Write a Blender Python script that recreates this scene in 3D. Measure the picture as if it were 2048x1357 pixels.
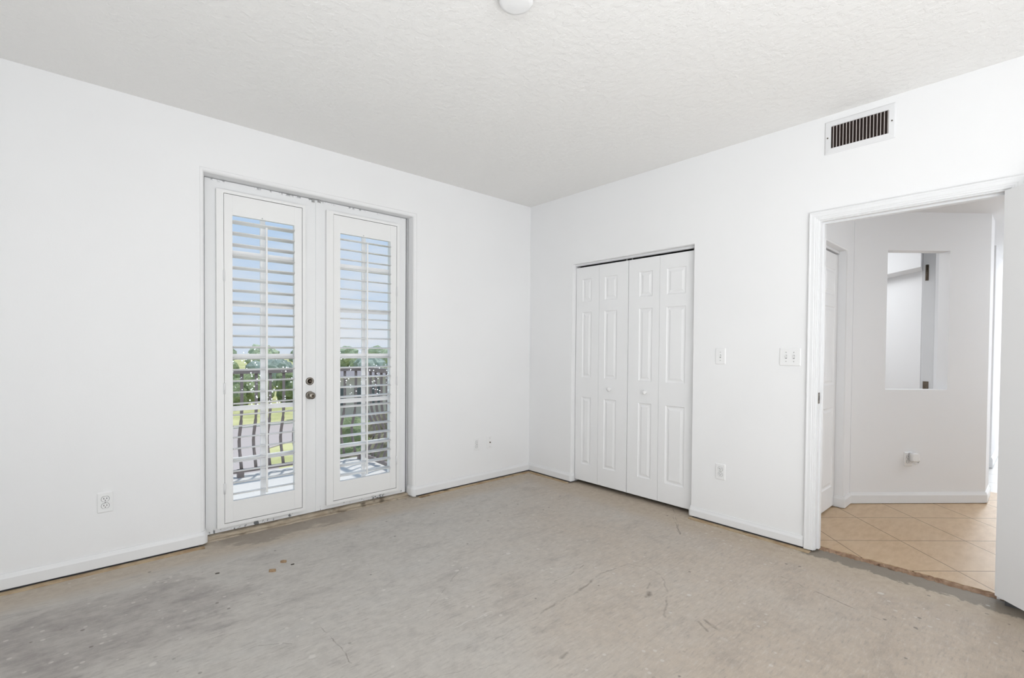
import bpy, bmesh, math, random
from mathutils import Vector, Matrix

random.seed(7)
for o in list(bpy.data.objects):
    bpy.data.objects.remove(o, do_unlink=True)
SC = bpy.context.scene
COL = SC.collection
PI = math.pi

# ------------------------------------------------------------------ camera
cam_data = bpy.data.cameras.new('camera')
cam = bpy.data.objects.new('camera', cam_data)
COL.objects.link(cam)
_r = Vector((0.7446754, -0.66738669, 0.00731809))
_u = Vector((0.00631779, 0.01801273, 0.9998178))
_f = Vector((0.6673969, 0.74449349, -0.01763005))
_m = Matrix((_r, _u, -_f)).transposed().to_4x4()
_m.translation = Vector((-3.44392, -3.56822, 1.28344))
cam.matrix_world = _m
cam_data.sensor_width = 36.0
cam_data.lens = 953.30 * 36.0 / 2048.0
cam_data.shift_y = (713.49 - 678.5) / 2048.0
cam_data.clip_start = 0.05
cam_data.clip_end = 2000
SC.camera = cam

# ------------------------------------------------------------------ view
SC.view_settings.view_transform = 'Standard'
SC.view_settings.look = 'None'
SC.view_settings.exposure = -0.13
SC.view_settings.gamma = 1.0
SC.view_settings.use_curve_mapping = False

# ------------------------------------------------------------------ world
W = bpy.data.worlds.new('sky')
SC.world = W
W.use_nodes = True
nt = W.node_tree
nt.nodes.clear()
w_out = nt.nodes.new('ShaderNodeOutputWorld')
w_bg = nt.nodes.new('ShaderNodeBackground')
w_tc = nt.nodes.new('ShaderNodeTexCoord')
w_sep = nt.nodes.new('ShaderNodeSeparateXYZ')
nt.links.new(w_tc.outputs['Generated'], w_sep.inputs[0])
w_ramp = nt.nodes.new('ShaderNodeValToRGB')
w_ramp.color_ramp.elements[0].position = 0.0
w_ramp.color_ramp.elements[0].color = (0.76, 0.84, 0.98, 1)
w_ramp.color_ramp.elements[1].position = 0.42
w_ramp.color_ramp.elements[1].color = (0.40, 0.64, 0.98, 1)
nt.links.new(w_sep.outputs['Z'], w_ramp.inputs[0])
w_map = nt.nodes.new('ShaderNodeMapping')
w_map.inputs['Scale'].default_value = (2.2, 2.2, 7.0)
nt.links.new(w_tc.outputs['Generated'], w_map.inputs[0])
w_noise = nt.nodes.new('ShaderNodeTexNoise')
w_noise.inputs['Scale'].default_value = 1.7
w_noise.inputs['Detail'].default_value = 6
w_noise.inputs['Roughness'].default_value = 0.55
nt.links.new(w_map.outputs[0], w_noise.inputs['Vector'])
w_cr = nt.nodes.new('ShaderNodeValToRGB')
w_cr.color_ramp.elements[0].position = 0.46
w_cr.color_ramp.elements[0].color = (0, 0, 0, 1)
w_cr.color_ramp.elements[1].position = 0.68
w_cr.color_ramp.elements[1].color = (0.8, 0.8, 0.8, 1)
nt.links.new(w_noise.outputs['Fac'], w_cr.inputs[0])
w_mix = nt.nodes.new('ShaderNodeMix')
w_mix.data_type = 'RGBA'
w_mix.inputs['B'].default_value = (0.93, 0.93, 0.97, 1)
nt.links.new(w_cr.outputs[0], w_mix.inputs[0])
nt.links.new(w_ramp.outputs[0], w_mix.inputs['A'])
nt.links.new(w_mix.outputs['Result'], w_bg.inputs[0])
w_bg.inputs[1].default_value = 0.98
nt.links.new(w_bg.outputs[0], w_out.inputs[0])

# ------------------------------------------------------------------ sun and large lamps
def sun_lamp(energy, direction):
    d = bpy.data.lights.new('sun', 'SUN')
    d.energy = energy
    d.angle = math.radians(2.0)
    d.color = (1.0, 0.96, 0.9)
    o = bpy.data.objects.new('sun', d)
    o.rotation_euler = Vector(direction).to_track_quat('-Z', 'Y').to_euler()
    COL.objects.link(o)

def area_lamp(name, loc, direction, sx, sy, energy, color=(1, 1, 1), spread=180):
    d = bpy.data.lights.new(name, 'AREA')
    d.shape = 'RECTANGLE'
    d.size, d.size_y, d.energy, d.color = sx, sy, energy, color
    d.spread = math.radians(spread)
    o = bpy.data.objects.new(name, d)
    o.location = loc
    o.rotation_euler = Vector(direction).to_track_quat('-Z', 'Y').to_euler()
    COL.objects.link(o)

sun_lamp(3.2, (-0.30, -0.20, -0.93))
COOL = (0.95, 0.98, 1.0)
area_lamp('rear_flash_fill', (-3.1, -5.8, 1.4), (0.35, 1, 0.06), 2.8, 2.4, 20, COOL, 110)  # added panel behind the camera, stands in for bounced flash and evens the walls
area_lamp('side_fill', (-4.5, -3.2, 1.45), (1, 0.55, 0.12), 2.4, 2.2, 9.5, COOL, 115)  # added fill panel by the closed side wall, which has no window
area_lamp('upward_flash_fill', (-3.2, -4.8, 0.25), (0.0, 0.12, 1), 2.4, 1.8, 95, COOL)  # added upward panel behind the camera, fills the ceiling like bounced flash
area_lamp('hall_fill', (2.4, -4.7, 2.38), (-0.1, 0.35, -1), 1.2, 1.2, 42, (0.91, 0.96, 1.0))  # added unseen fill to brighten the hall, no fixture modelled
area_lamp('far_room_fill', (10.5, -3.3, 2.9), (0, 0, -1), 5.0, 3.0, 640, COOL)  # added unseen fill that brightens the far floor and walls
area_lamp('side_room_fill', (2.2, -1.5, 2.38), (0.1, -0.5, -1), 1.2, 0.8, 27, COOL)  # added unseen fill for the space behind the pass-through

# ------------------------------------------------------------------ node helpers
class N:
    def __init__(s, name):
        s.m = bpy.data.materials.new(name)
        s.m.use_nodes = True
        s.t = s.m.node_tree
        s.t.nodes.clear()
        s.out = s.t.nodes.new('ShaderNodeOutputMaterial')
        s.p = s.t.nodes.new('ShaderNodeBsdfPrincipled')
        s.t.links.new(s.p.outputs[0], s.out.inputs[0])
    def n(s, typ, **kw):
        x = s.t.nodes.new('ShaderNode' + typ)
        for k, v in kw.items():
            setattr(x, k, v)
        return x
    def l(s, a, b):
        s.t.links.new(a, b)
    def put(s, sock, v):
        if isinstance(v, (int, float, tuple, list)):
            sock.default_value = v
        else:
            s.l(v, sock)
    def math(s, op, a, b=None, c=None, clamp=False):
        x = s.n('Math', operation=op, use_clamp=clamp)
        s.put(x.inputs[0], a)
        if b is not None: s.put(x.inputs[1], b)
        if c is not None: s.put(x.inputs[2], c)
        return x.outputs[0]
    def smooth(s, v, lo, hi, a=0.0, b=1.0):
        x = s.n('MapRange', interpolation_type='SMOOTHSTEP')
        s.put(x.inputs[0], v)
        for i, q in enumerate((lo, hi, a, b)):
            s.put(x.inputs[i + 1], q)
        return x.outputs[0]
    def mix(s, f, a, b, blend='MIX'):
        x = s.n('Mix', data_type='RGBA', blend_type=blend)
        s.put(x.inputs[0], f)
        s.put(x.inputs[6], a if not isinstance(a, tuple) else a + (1,) * (4 - len(a)))
        s.put(x.inputs[7], b if not isinstance(b, tuple) else b + (1,) * (4 - len(b)))
        return x.outputs[2]
    def noise(s, vec, scale, detail=3, rough=0.5, out='Fac'):
        x = s.n('TexNoise')
        x.inputs['Scale'].default_value = scale
        x.inputs['Detail'].default_value = detail
        x.inputs['Roughness'].default_value = rough
        if vec is not None: s.l(vec, x.inputs['Vector'])
        return x.outputs[out]
    def voro(s, vec, scale, feature='F1', out='Distance'):
        x = s.n('TexVoronoi', feature=feature)
        x.inputs['Scale'].default_value = scale
        if vec is not None: s.l(vec, x.inputs['Vector'])
        return x.outputs[out]
    def pos(s):
        return s.n('NewGeometry').outputs['Position']
    def obj(s):
        return s.n('TexCoord').outputs['Object']
    def map(s, vec, scale=(1, 1, 1), rot=(0, 0, 0), loc=(0, 0, 0)):
        x = s.n('Mapping')
        s.l(vec, x.inputs[0])
        x.inputs['Location'].default_value = loc
        x.inputs['Rotation'].default_value = rot
        x.inputs['Scale'].default_value = scale
        return x.outputs[0]
    def xyz(s, vec):
        x = s.n('SeparateXYZ')
        s.l(vec, x.inputs[0])
        return x.outputs
    def bump(s, h, strength=0.2, dist=0.01):
        x = s.n('Bump')
        x.inputs['Strength'].default_value = strength
        x.inputs['Distance'].default_value = dist
        s.l(h, x.inputs['Height'])
        s.l(x.outputs[0], s.p.inputs['Normal'])
    def base(s, col, rough=0.5, metal=0.0, spec=0.5):
        s.put(s.p.inputs['Base Color'], col if not isinstance(col, tuple) else col + (1,) * (4 - len(col)))
        s.put(s.p.inputs['Roughness'], rough)
        s.p.inputs['Metallic'].default_value = metal
        s.p.inputs['Specular IOR Level'].default_value = spec
        return s.m

def paint(name, col, rough, bump_scale=0, bump_strength=0.0, spec=0.4):
    k = N(name)
    if bump_scale:
        k.bump(k.noise(k.pos(), bump_scale, 2), bump_strength, 0.004)
    v = k.noise(k.pos(), 1.3, 2)
    c = k.mix(k.smooth(v, 0.3, 0.7), tuple(x * 0.985 for x in col), col)
    return k.base(c, rough, 0, spec)

M = {}
M['wall'] = paint('white_wall_paint', (0.905, 0.905, 0.91), 0.75, 160, 0.06, 0.25)
M['hall_wall'] = paint('white_hall_paint', (0.88, 0.88, 0.89), 0.7, 160, 0.06, 0.25)
M['trim'] = paint('semi_gloss_trim_paint', (0.86, 0.865, 0.875), 0.35, 0, 0, 0.4)
M['door'] = paint('door_paint', (0.90, 0.90, 0.905), 0.4, 0, 0, 0.4)
M['shutter'] = paint('shutter_paint', (0.89, 0.89, 0.885), 0.38, 0, 0, 0.4)
M['plastic'] = paint('white_plastic', (0.9, 0.9, 0.9), 0.3, 0, 0, 0.45)
M['white_metal'] = paint('white_enamel_metal', (0.82, 0.82, 0.83), 0.4, 0, 0, 0.4)

def ceiling_mat():
    k = N('knockdown_ceiling_texture')
    p = k.pos()
    n1 = k.noise(p, 26, 4, 0.6)
    n2 = k.voro(k.map(p, (1, 1, 1)), 34, 'SMOOTH_F1')
    h = k.math('ADD', k.smooth(n1, 0.42, 0.6), k.math('MULTIPLY', n2, 0.5))
    k.bump(h, 0.26, 0.006)
    return k.base((0.925, 0.915, 0.90), 0.9, 0, 0.15)
M['ceiling'] = ceiling_mat()

def slab_mat():
    """French door paint with dark scuffs low down and along the top edge"""
    k = N('scuffed_door_paint')
    p = k.pos()
    z = k.xyz(p)[2]
    n = k.noise(k.map(p, (1, 1, 0.6)), 22, 5, 0.7)
    low = k.smooth(z, 0.045, 0.075, 1, 0)
    top = k.smooth(z, 2.365, 2.388, 0, 1)
    m = k.math('MULTIPLY', k.smooth(n, 0.555, 0.60), k.math('MAXIMUM', low, top))
    c = k.mix(m, (0.87, 0.875, 0.88), (0.16, 0.17, 0.18))
    return k.base(c, 0.4, 0, 0.4)
M['slab'] = slab_mat()

def metal(name, col, rough):
    k = N(name)
    n = k.noise(k.pos(), 60, 3)
    return k.base(k.mix(k.smooth(n, 0.35, 0.7), tuple(c * 0.7 for c in col), col), rough, 1.0)
M['nickel'] = metal('brushed_nickel', (0.36, 0.33, 0.29), 0.35)
M['dark_bronze'] = metal('tarnished_bronze', (0.17, 0.14, 0.11), 0.4)
M['steel'] = metal('zinc_steel', (0.6, 0.6, 0.6), 0.35)

def flat(name, col, rough=0.6):
    k = N(name)
    n = k.noise(k.pos(), 40, 2)
    return k.base(k.mix(n, tuple(c * 0.92 for c in col), tuple(min(1, c * 1.05) for c in col)), rough, 0, 0.3)
M['slot'] = flat('dark_socket_slot', (0.03, 0.03, 0.032))
M['grey_line'] = flat('socket_face_plastic', (0.72, 0.72, 0.71))
M['duct'] = flat('dark_duct_lining', (0.018, 0.008, 0.006))
M['slat'] = flat('dusty_white_slat', (0.62, 0.57, 0.55))
M['gap'] = flat('dark_seal_and_shade', (0.10, 0.10, 0.105))  # seals and slots; also stands for shade in the closet and wall gaps
M['rail'] = flat('bronze_railing_paint', (0.27, 0.225, 0.215), 0.4)
M['balcony'] = flat('pale_balcony_concrete', (0.66, 0.63, 0.61))
M['road'] = flat('pinkish_grey_asphalt', (0.50, 0.43, 0.41), 0.9)
M['kerb'] = flat('pale_kerb_concrete', (0.75, 0.73, 0.66), 0.9)
M['house'] = flat('beige_grey_stucco', (0.50, 0.47, 0.45), 0.9)
M['roof'] = flat('grey_roof_tile', (0.30, 0.27, 0.28), 0.9)
M['pane_dark'] = flat('dark_window_pane', (0.10, 0.12, 0.14), 0.15)
M['bark'] = flat('tree_bark', (0.22, 0.16, 0.12), 0.9)

def wood(name, a, b, scale=8):
    k = N(name)
    p = k.pos()
    n = k.noise(k.map(p, (scale, scale, 40)), 1.5, 5, 0.6)
    f = k.noise(p, 9, 3)
    c = k.mix(k.smooth(n, 0.3, 0.7), a, b)
    c = k.mix(k.smooth(f, 0.55, 0.7), c, tuple(x * 0.45 for x in a))
    return k.base(c, 0.8, 0, 0.2)
M['tack'] = wood('tack_strip_wood', (0.40, 0.28, 0.17), (0.56, 0.45, 0.31))
M['sill'] = wood('worn_threshold_wood', (0.40, 0.33, 0.25), (0.56, 0.49, 0.39))
M['edge'] = wood('broken_mortar_edge', (0.27, 0.165, 0.105), (0.43, 0.30, 0.21), 14)
M['chip'] = wood('wood_chip', (0.30, 0.19, 0.12), (0.42, 0.30, 0.18), 30)
M['chip_dark'] = flat('dark_grit', (0.07, 0.06, 0.05))

def glass():
    k = N('window_glass')
    tr = k.n('BsdfTransparent')
    tr.inputs[0].default_value = (0.97, 0.985, 0.98, 1)
    gl = k.n('BsdfGlossy')
    gl.inputs['Roughness'].default_value = 0.02
    lw = k.n('LayerWeight')
    lw.inputs[0].default_value = 0.15
    mx = k.n('MixShader')
    k.l(k.math('MULTIPLY', lw.outputs['Fresnel'], 0.35), mx.inputs[0])
    k.l(tr.outputs[0], mx.inputs[1])
    k.l(gl.outputs[0], mx.inputs[2])
    # dried water spots on the lower half of the pane
    p = k.pos()
    z = k.xyz(p)[2]
    v = k.voro(p, 42)
    r = k.noise(p, 11, 2)
    band = k.math('MULTIPLY', k.smooth(z, 0.80, 0.88), k.smooth(z, 1.22, 1.30, 1, 0))
    spot = k.math('MULTIPLY', k.math('MULTIPLY', k.smooth(v, 0.16, 0.24, 1, 0), k.smooth(r, 0.48, 0.55)), band)
    df = k.n('BsdfDiffuse')
    df.inputs[0].default_value = (0.9, 0.9, 0.9, 1)
    tl = k.n('BsdfTranslucent')
    tl.inputs[0].default_value = (0.95, 0.95, 0.95, 1)
    ad = k.n('AddShader')
    k.l(df.outputs[0], ad.inputs[0]); k.l(tl.outputs[0], ad.inputs[1])
    m2 = k.n('MixShader')
    k.l(spot, m2.inputs[0])
    k.l(mx.outputs[0], m2.inputs[1]); k.l(ad.outputs[0], m2.inputs[2])
    k.l(m2.outputs[0], k.out.inputs[0])
    k.t.nodes.remove(k.p)
    return k.m
M['glass'] = glass()

def leaf_mat(name, a, b, scale=2.0):
    k = N(name)
    p = k.pos()
    n = k.noise(p, scale, 6, 0.75)
    m = k.noise(p, scale * 0.15, 2)
    c = k.mix(k.smooth(n, 0.35, 0.65), a, b)
    c = k.mix(k.math('MULTIPLY', k.smooth(m, 0.4, 0.7), 0.5), c, tuple(x * 1.5 for x in b))
    k.bump(n, 1.0, 0.5)
    return k.base(c, 0.8, 0, 0.2)
M['leaf_far'] = leaf_mat('haze_tinted_foliage', (0.32, 0.38, 0.26), (0.50, 0.56, 0.38), 0.8)  # distance haze is lightened into these leaf colours
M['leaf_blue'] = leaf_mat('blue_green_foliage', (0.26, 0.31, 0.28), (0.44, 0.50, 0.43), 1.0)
M['leaf_green'] = leaf_mat('bright_green_foliage', (0.20, 0.25, 0.13), (0.46, 0.52, 0.28), 1.5)
M['leaf_dry'] = leaf_mat('brown_green_foliage', (0.22, 0.19, 0.13), (0.50, 0.46, 0.30), 2.5)

def grass_mat():
    k = N('yellow_green_lawn')
    p = k.pos()
    n = k.noise(p, 0.25, 5, 0.6)
    c = k.mix(k.smooth(n, 0.35, 0.65), (0.42, 0.42, 0.19), (0.62, 0.58, 0.31))  # the grass's own yellow-green, mottled by noise
    return k.base(c, 0.9, 0, 0.1)
M['grass'] = grass_mat()

def tile_mat():
    k = N('beige_ceramic_tile')
    p = k.pos()
    x, y, z = k.xyz(p)
    s = 0.70710678
    w = k.math('MULTIPLY', k.math('SUBTRACT', x, y), s)
    v = k.math('SUBTRACT', k.math('MULTIPLY', k.math('ADD', x, y), s), k.math('MULTIPLY', k.math('SUBTRACT', w, 3.0), 0.06))
    S = 0.437
    def dist(t, off):
        a = k.math('DIVIDE', k.math('SUBTRACT', t, off), S)
        f = k.math('FRACT', k.math('ADD', a, 100.0))
        return k.math('MULTIPLY', k.math('MINIMUM', f, k.math('SUBTRACT', 1.0, f)), S)
    d = k.math('MINIMUM', dist(w, 2.52), dist(v, -1.185))
    g = k.smooth(d, 0.0022, 0.0042, 1, 0)
    n = k.noise(k.map(p, (3, 9, 3)), 2.5, 5, 0.6)
    n2 = k.noise(p, 2.2, 3)
    c = k.mix(k.smooth(n, 0.3, 0.7), (0.545, 0.38, 0.23), (0.63, 0.46, 0.295))
    c = k.mix(k.math('MULTIPLY', k.smooth(n2, 0.4, 0.7), 0.5), c, (0.645, 0.49, 0.33))
    c = k.mix(g, c, (0.24, 0.16, 0.09))
    k.bump(k.math('SUBTRACT', 1.0, g), 0.5, 0.002)
    return k.base(c, 0.42, 0, 0.4)
M['tile'] = tile_mat()

def plank_mat():
    k = N('white_far_floor')
    p = k.pos()
    x, y, z = k.xyz(p)
    f = k.math('FRACT', k.math('DIVIDE', k.math('ADD', x, 50.0), 0.45))
    d = k.math('MINIMUM', f, k.math('SUBTRACT', 1.0, f))
    g = k.smooth(d, 0.01, 0.03, 1, 0)
    c = k.mix(g, (0.80, 0.80, 0.80), (0.60, 0.60, 0.61))
    return k.base(c, 0.25, 0, 0.5)
M['plank'] = plank_mat()

# concrete with stains, scratches and paint specks
SCRATCH = [  # ((x,y),(x,y), half width, strength, dark?)
    ((-1.037, -1.931), (-1.263, -1.901), .006, .5, 1), ((-1.263, -1.901), (-1.529, -1.943), .008, .55, 1),
    ((-1.529, -1.943), (-1.804, -1.973), .006, .45, 1), ((-1.804, -1.973), (-2.15, -1.98), .004, .3, 1),
    ((-1.037, -1.931), (-.997, -2.025), .006, .45, 1), ((-.997, -2.025), (-1.014, -2.133), .005, .4, 1),
    ((-1.014, -2.133), (-1.142, -2.245), .006, .35, 1), ((-1.142, -2.245), (-1.386, -2.377), .007, .35, 1),
    ((-.514, -2.592), (-.547, -2.764), .004, .55, 1), ((-.547, -2.764), (-.643, -3.082), .004, .7, 1),
    ((.08, -1.604), (-.19, -1.764), .004, .5, 1), ((-.19, -1.764), (-.383, -1.91), .005, .65, 1),
    ((-.05, -1.70), (-.33, -1.87), .004, .5, 1), ((-.383, -1.91), (-.34, -1.86), .005, .6, 1),
    ((-2.643, -1.361), (-2.645, -1.749), .003, .6, 1), ((-1.53, -1.8), (-1.255, -1.785), .004, .5, 1),
    ((-2.201, -1.789), (-1.977, -1.804), .003, .6, 0), ((-2.181, -1.566), (-1.807, -1.322), .003, .35, 1),
    ((-1.235, -2.205), (-1.285, -2.225), .014, .7, 1), ((-1.255, -2.52), (-1.285, -2.60), .013, .6, 1),
    ((-1.30, -2.50), (-1.33, -2.57), .010, .5, 1), ((-1.94, -2.25), (-1.975, -2.26), .013, .6, 1),
    ((-1.05, -2.11), (-1.2, -2.17), .006, .35, 1), ((-2.5, -2.0), (-2.2, -2.1), .003, .3, 1),
    ((-2.9, -1.35), (-2.78, -1.42), .004, .4, 1),
]
def concrete_mat():
    g = bpy.data.node_groups.new('segment_mask', 'ShaderNodeTree')
    for nm, ty in (('P', 'NodeSocketVector'), ('A', 'NodeSocketVector'), ('B', 'NodeSocketVector'), ('W', 'NodeSocketFloat')):
        g.interface.new_socket(nm, in_out='INPUT', socket_type=ty)
    g.interface.new_socket('Mask', in_out='OUTPUT', socket_type='NodeSocketFloat')
    gi, go = g.nodes.new('NodeGroupInput'), g.nodes.new('NodeGroupOutput')
    def vm(op, a, b=None):
        x = g.nodes.new('ShaderNodeVectorMath'); x.operation = op
        g.links.new(a, x.inputs[0])
        if b is not None: g.links.new(b, x.inputs[1])
        return x
    def mm(op, a, b, clamp=False):
        x = g.nodes.new('ShaderNodeMath'); x.operation = op; x.use_clamp = clamp
        g.links.new(a, x.inputs[0])
        if isinstance(b, float): x.inputs[1].default_value = b
        else: g.links.new(b, x.inputs[1])
        return x.outputs[0]
    pa = vm('SUBTRACT', gi.outputs['P'], gi.outputs['A']).outputs[0]
    ba = vm('SUBTRACT', gi.outputs['B'], gi.outputs['A']).outputs[0]
    t = mm('DIVIDE', vm('DOT_PRODUCT', pa, ba).outputs['Value'], vm('DOT_PRODUCT', ba, ba).outputs['Value'], True)
    sc = g.nodes.new('ShaderNodeVectorMath'); sc.operation = 'SCALE'
    g.links.new(ba, sc.inputs[0]); g.links.new(t, sc.inputs['Scale'])
    dd = vm('LENGTH', vm('SUBTRACT', pa, sc.outputs[0]).outputs[0]).outputs['Value']
    q = mm('DIVIDE', dd, gi.outputs['W'])
    inv = g.nodes.new('ShaderNodeMath'); inv.operation = 'SUBTRACT'; inv.use_clamp = True
    inv.inputs[0].default_value = 1.0; g.links.new(q, inv.inputs[1])
    g.links.new(inv.outputs[0], go.inputs['Mask'])

    k = N('bare_concrete_slab')
    p = k.pos()
    x, y, z = k.xyz(p)
    big = k.noise(p, 0.75, 4, 0.55)
    mid = k.noise(k.map(p, (0.8, 1.9, 1), (0, 0, 0.12)), 2.4, 7, 0.66)
    blot = k.noise(k.map(p, (1, 1.15, 1), (0, 0, 0.4), (3.1, 1.7, 0)), 5.5, 8, 0.72)
    strk = k.noise(k.map(p, (2.2, 12, 1), (0, 0, 0.15)), 2.0, 5, 0.65)
    blot = k.math('ADD', k.math('MULTIPLY', blot, 0.8), k.math('MULTIPLY', strk, 0.2))
    fine = k.noise(p, 22, 5, 0.65)
    grit = k.noise(p, 120, 2, 0.6)
    # warm mortar tint on the hall side, cooler grey towards the glass doors
    side = k.math('ADD', k.math('MULTIPLY', k.math('SUBTRACT', x, y), 0.33), k.math('MULTIPLY', k.math('SUBTRACT', big, 0.5), 1.6))
    warm = k.smooth(side, -0.45, 0.75)
    c = k.mix(warm, (0.56, 0.53, 0.49), (0.535, 0.452, 0.37))
    # pale and dark clouds
    c = k.mix(k.math('MULTIPLY', k.smooth(mid, 0.50, 0.70), 0.42), c, k.mix(warm, (0.53, 0.515, 0.49), (0.56, 0.49, 0.42)))
    c = k.mix(k.math('MULTIPLY', k.smooth(mid, 0.48, 0.28), 0.45), c, k.mix(warm, (0.30, 0.275, 0.262), (0.33, 0.28, 0.235)))
    c = k.mix(k.smooth(blot, 0.50, 0.66, 0.0, 0.34), c, k.mix(warm, (0.60, 0.58, 0.55), (0.60, 0.53, 0.455)))
    c = k.mix(k.smooth(blot, 0.50, 0.34, 0.0, 0.34), c, k.mix(warm, (0.31, 0.288, 0.272), (0.33, 0.28, 0.235)))
    fst = k.noise(k.map(p, (5, 26, 1), (0, 0, 0.35)), 3.0, 6, 0.7)
    c = k.mix(k.smooth(fst, 0.52, 0.66, 0.0, 0.38), c, (0.66, 0.63, 0.59))
    c = k.mix(k.smooth(fst, 0.47, 0.33, 0.0, 0.46), c, (0.30, 0.27, 0.245))
    c = k.mix(k.smooth(fine, 0.35, 0.7, 0.0, 0.2), c, (0.26, 0.245, 0.23))
    c = k.mix(k.smooth(grit, 0.55, 0.75, 0.0, 0.18), c, (0.62, 0.59, 0.55))
    # adhesive band beside the walls
    edge = k.math('MAXIMUM', k.math('MULTIPLY', y, 1.0), x)
    e = k.smooth(k.math('ADD', edge, k.math('MULTIPLY', k.math('SUBTRACT', mid, 0.5), 0.35)), -0.36, -0.16)
    c = k.mix(k.math('MULTIPLY', e, 0.7), c, k.mix(k.smooth(fine, 0.35, 0.65), (0.44, 0.36, 0.275), (0.55, 0.47, 0.37)))
    # dark purple-grey residue on the left
    dx = k.math('ADD', x, 3.35); dy = k.math('ADD', y, 0.72)
    rr = k.math('SQRT', k.math('ADD', k.math('MULTIPLY', k.math('MULTIPLY', dx, dx), 1.4), k.math('MULTIPLY', k.math('MULTIPLY', dy, dy), 2.6)))
    st = k.smooth(k.math('ADD', rr, k.math('ADD', k.math('MULTIPLY', k.math('SUBTRACT', mid, 0.5), 1.0), k.math('MULTIPLY', k.math('SUBTRACT', fine, 0.5), 0.35))), 0.68, 0.52)
    c = k.mix(k.math('MULTIPLY', k.math('MULTIPLY', st, k.smooth(blot, 0.35, 0.62, 1.0, 0.35)), 0.68), c, (0.275, 0.246, 0.235))
    # stain in front of the glass doors
    a1 = k.math('MULTIPLY', k.smooth(x, -2.86, -2.75), k.smooth(x, -1.75, -2.1))
    b1 = k.smooth(k.math('ADD', y, k.math('MULTIPLY', k.math('SUBTRACT', mid, 0.5), 0.55)), -0.14, -0.10)
    c = k.mix(k.math('MULTIPLY', k.math('MULTIPLY', a1, b1), 0.6), c, (0.25, 0.215, 0.185))
    # grey thinset smear at the hall doorway
    wob = k.math('ADD', k.math('MULTIPLY', k.noise(p, 7, 5, 0.65), 0.65), k.math('MULTIPLY', k.noise(p, 30, 3, 0.6), 0.35))
    a2 = k.math('MULTIPLY', k.smooth(y, -3.62, -3.52), k.smooth(y, -2.545, -2.575))
    wd = k.math('ADD', k.math('ADD', x, k.math('MULTIPLY', k.math('SUBTRACT', wob, 0.5), 0.26)), k.math('MULTIPLY', k.math('ADD', y, 2.5), -0.03))
    b2 = k.smooth(wd, -0.075, -0.055)
    c = k.mix(k.math('MULTIPLY', k.math('MULTIPLY', a2, b2), 0.8), c, (0.21, 0.185, 0.155))
    # scratches
    wobv = k.n('VectorMath', operation='SCALE')
    nv = k.noise(p, 6, 3, 0.6, 'Color')
    nvs = k.n('VectorMath', operation='SUBTRACT'); k.l(nv, nvs.inputs[0]); nvs.inputs[1].default_value = (0.5, 0.5, 0.5)
    k.l(nvs.outputs[0], wobv.inputs[0]); wobv.inputs['Scale'].default_value = 0.07
    pw = k.n('VectorMath', operation='ADD'); k.l(p, pw.inputs[0]); k.l(wobv.outputs[0], pw.inputs[1])
    fl = k.n('VectorMath', operation='MULTIPLY'); k.l(pw.outputs[0], fl.inputs[0]); fl.inputs[1].default_value = (1, 1, 0)
    dark = None; light = None
    for A, B, wdt, stg, dk in SCRATCH:
        q = k.n('Group'); q.node_tree = g
        k.l(fl.outputs[0], q.inputs['P'])
        q.inputs['A'].default_value = (A[0], A[1], 0); q.inputs['B'].default_value = (B[0], B[1], 0); q.inputs['W'].default_value = wdt * 1.15
        v = k.math('MULTIPLY', q.outputs[0], stg * 1.5, clamp=True)
        if dk: dark = v if dark is None else k.math('MAXIMUM', dark, v)
        else: light = v if light is None else k.math('MAXIMUM', light, v)
    brk = k.smooth(k.noise(p, 14, 3), 0.35, 0.6)
    c = k.mix(k.math('MULTIPLY', k.math('MULTIPLY', dark, brk), 0.8), c, (0.17, 0.14, 0.115))
    c = k.mix(light, c, (0.66, 0.63, 0.60))
    # paint specks of two sizes
    v1 = k.voro(k.map(p, (1, 1, 0)), 5.5); n1 = k.noise(p, 1.9, 2); f1 = k.noise(p, 60, 2)
    s1 = k.math('MULTIPLY', k.smooth(k.math('ADD', v1, k.math('MULTIPLY', f1, 0.08)), 0.135, 0.10), k.smooth(n1, 0.53, 0.58))
    v2 = k.voro(k.map(p, (1, 1, 0)), 17); n2 = k.noise(p, 2.7, 2)
    s2 = k.math('MULTIPLY', k.smooth(v2, 0.17, 0.12), k.math('MAXIMUM', k.smooth(n2, 0.53, 0.58), k.math('MULTIPLY', st, k.smooth(n2, 0.40, 0.46))))
    c = k.mix(k.math('MULTIPLY', k.math('MAXIMUM', s1, k.math('MULTIPLY', s2, 0.8)), 0.75), c, (0.66, 0.63, 0.59))
    v3 = k.voro(k.map(p, (1, 1, 0), (0, 0, 0.5)), 11); n3 = k.noise(p, 3.3, 2)
    s3 = k.math('MULTIPLY', k.smooth(v3, 0.11, 0.07), k.smooth(n3, 0.52, 0.6))
    c = k.mix(k.math('MULTIPLY', s3, 0.7), c, (0.17, 0.15, 0.13))
    k.bump(k.math('ADD', fine, k.math('MULTIPLY', mid, 2.0)), 0.12, 0.004)
    return k.base(c, 0.62, 0, 0.35)
M['concrete'] = concrete_mat()

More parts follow.
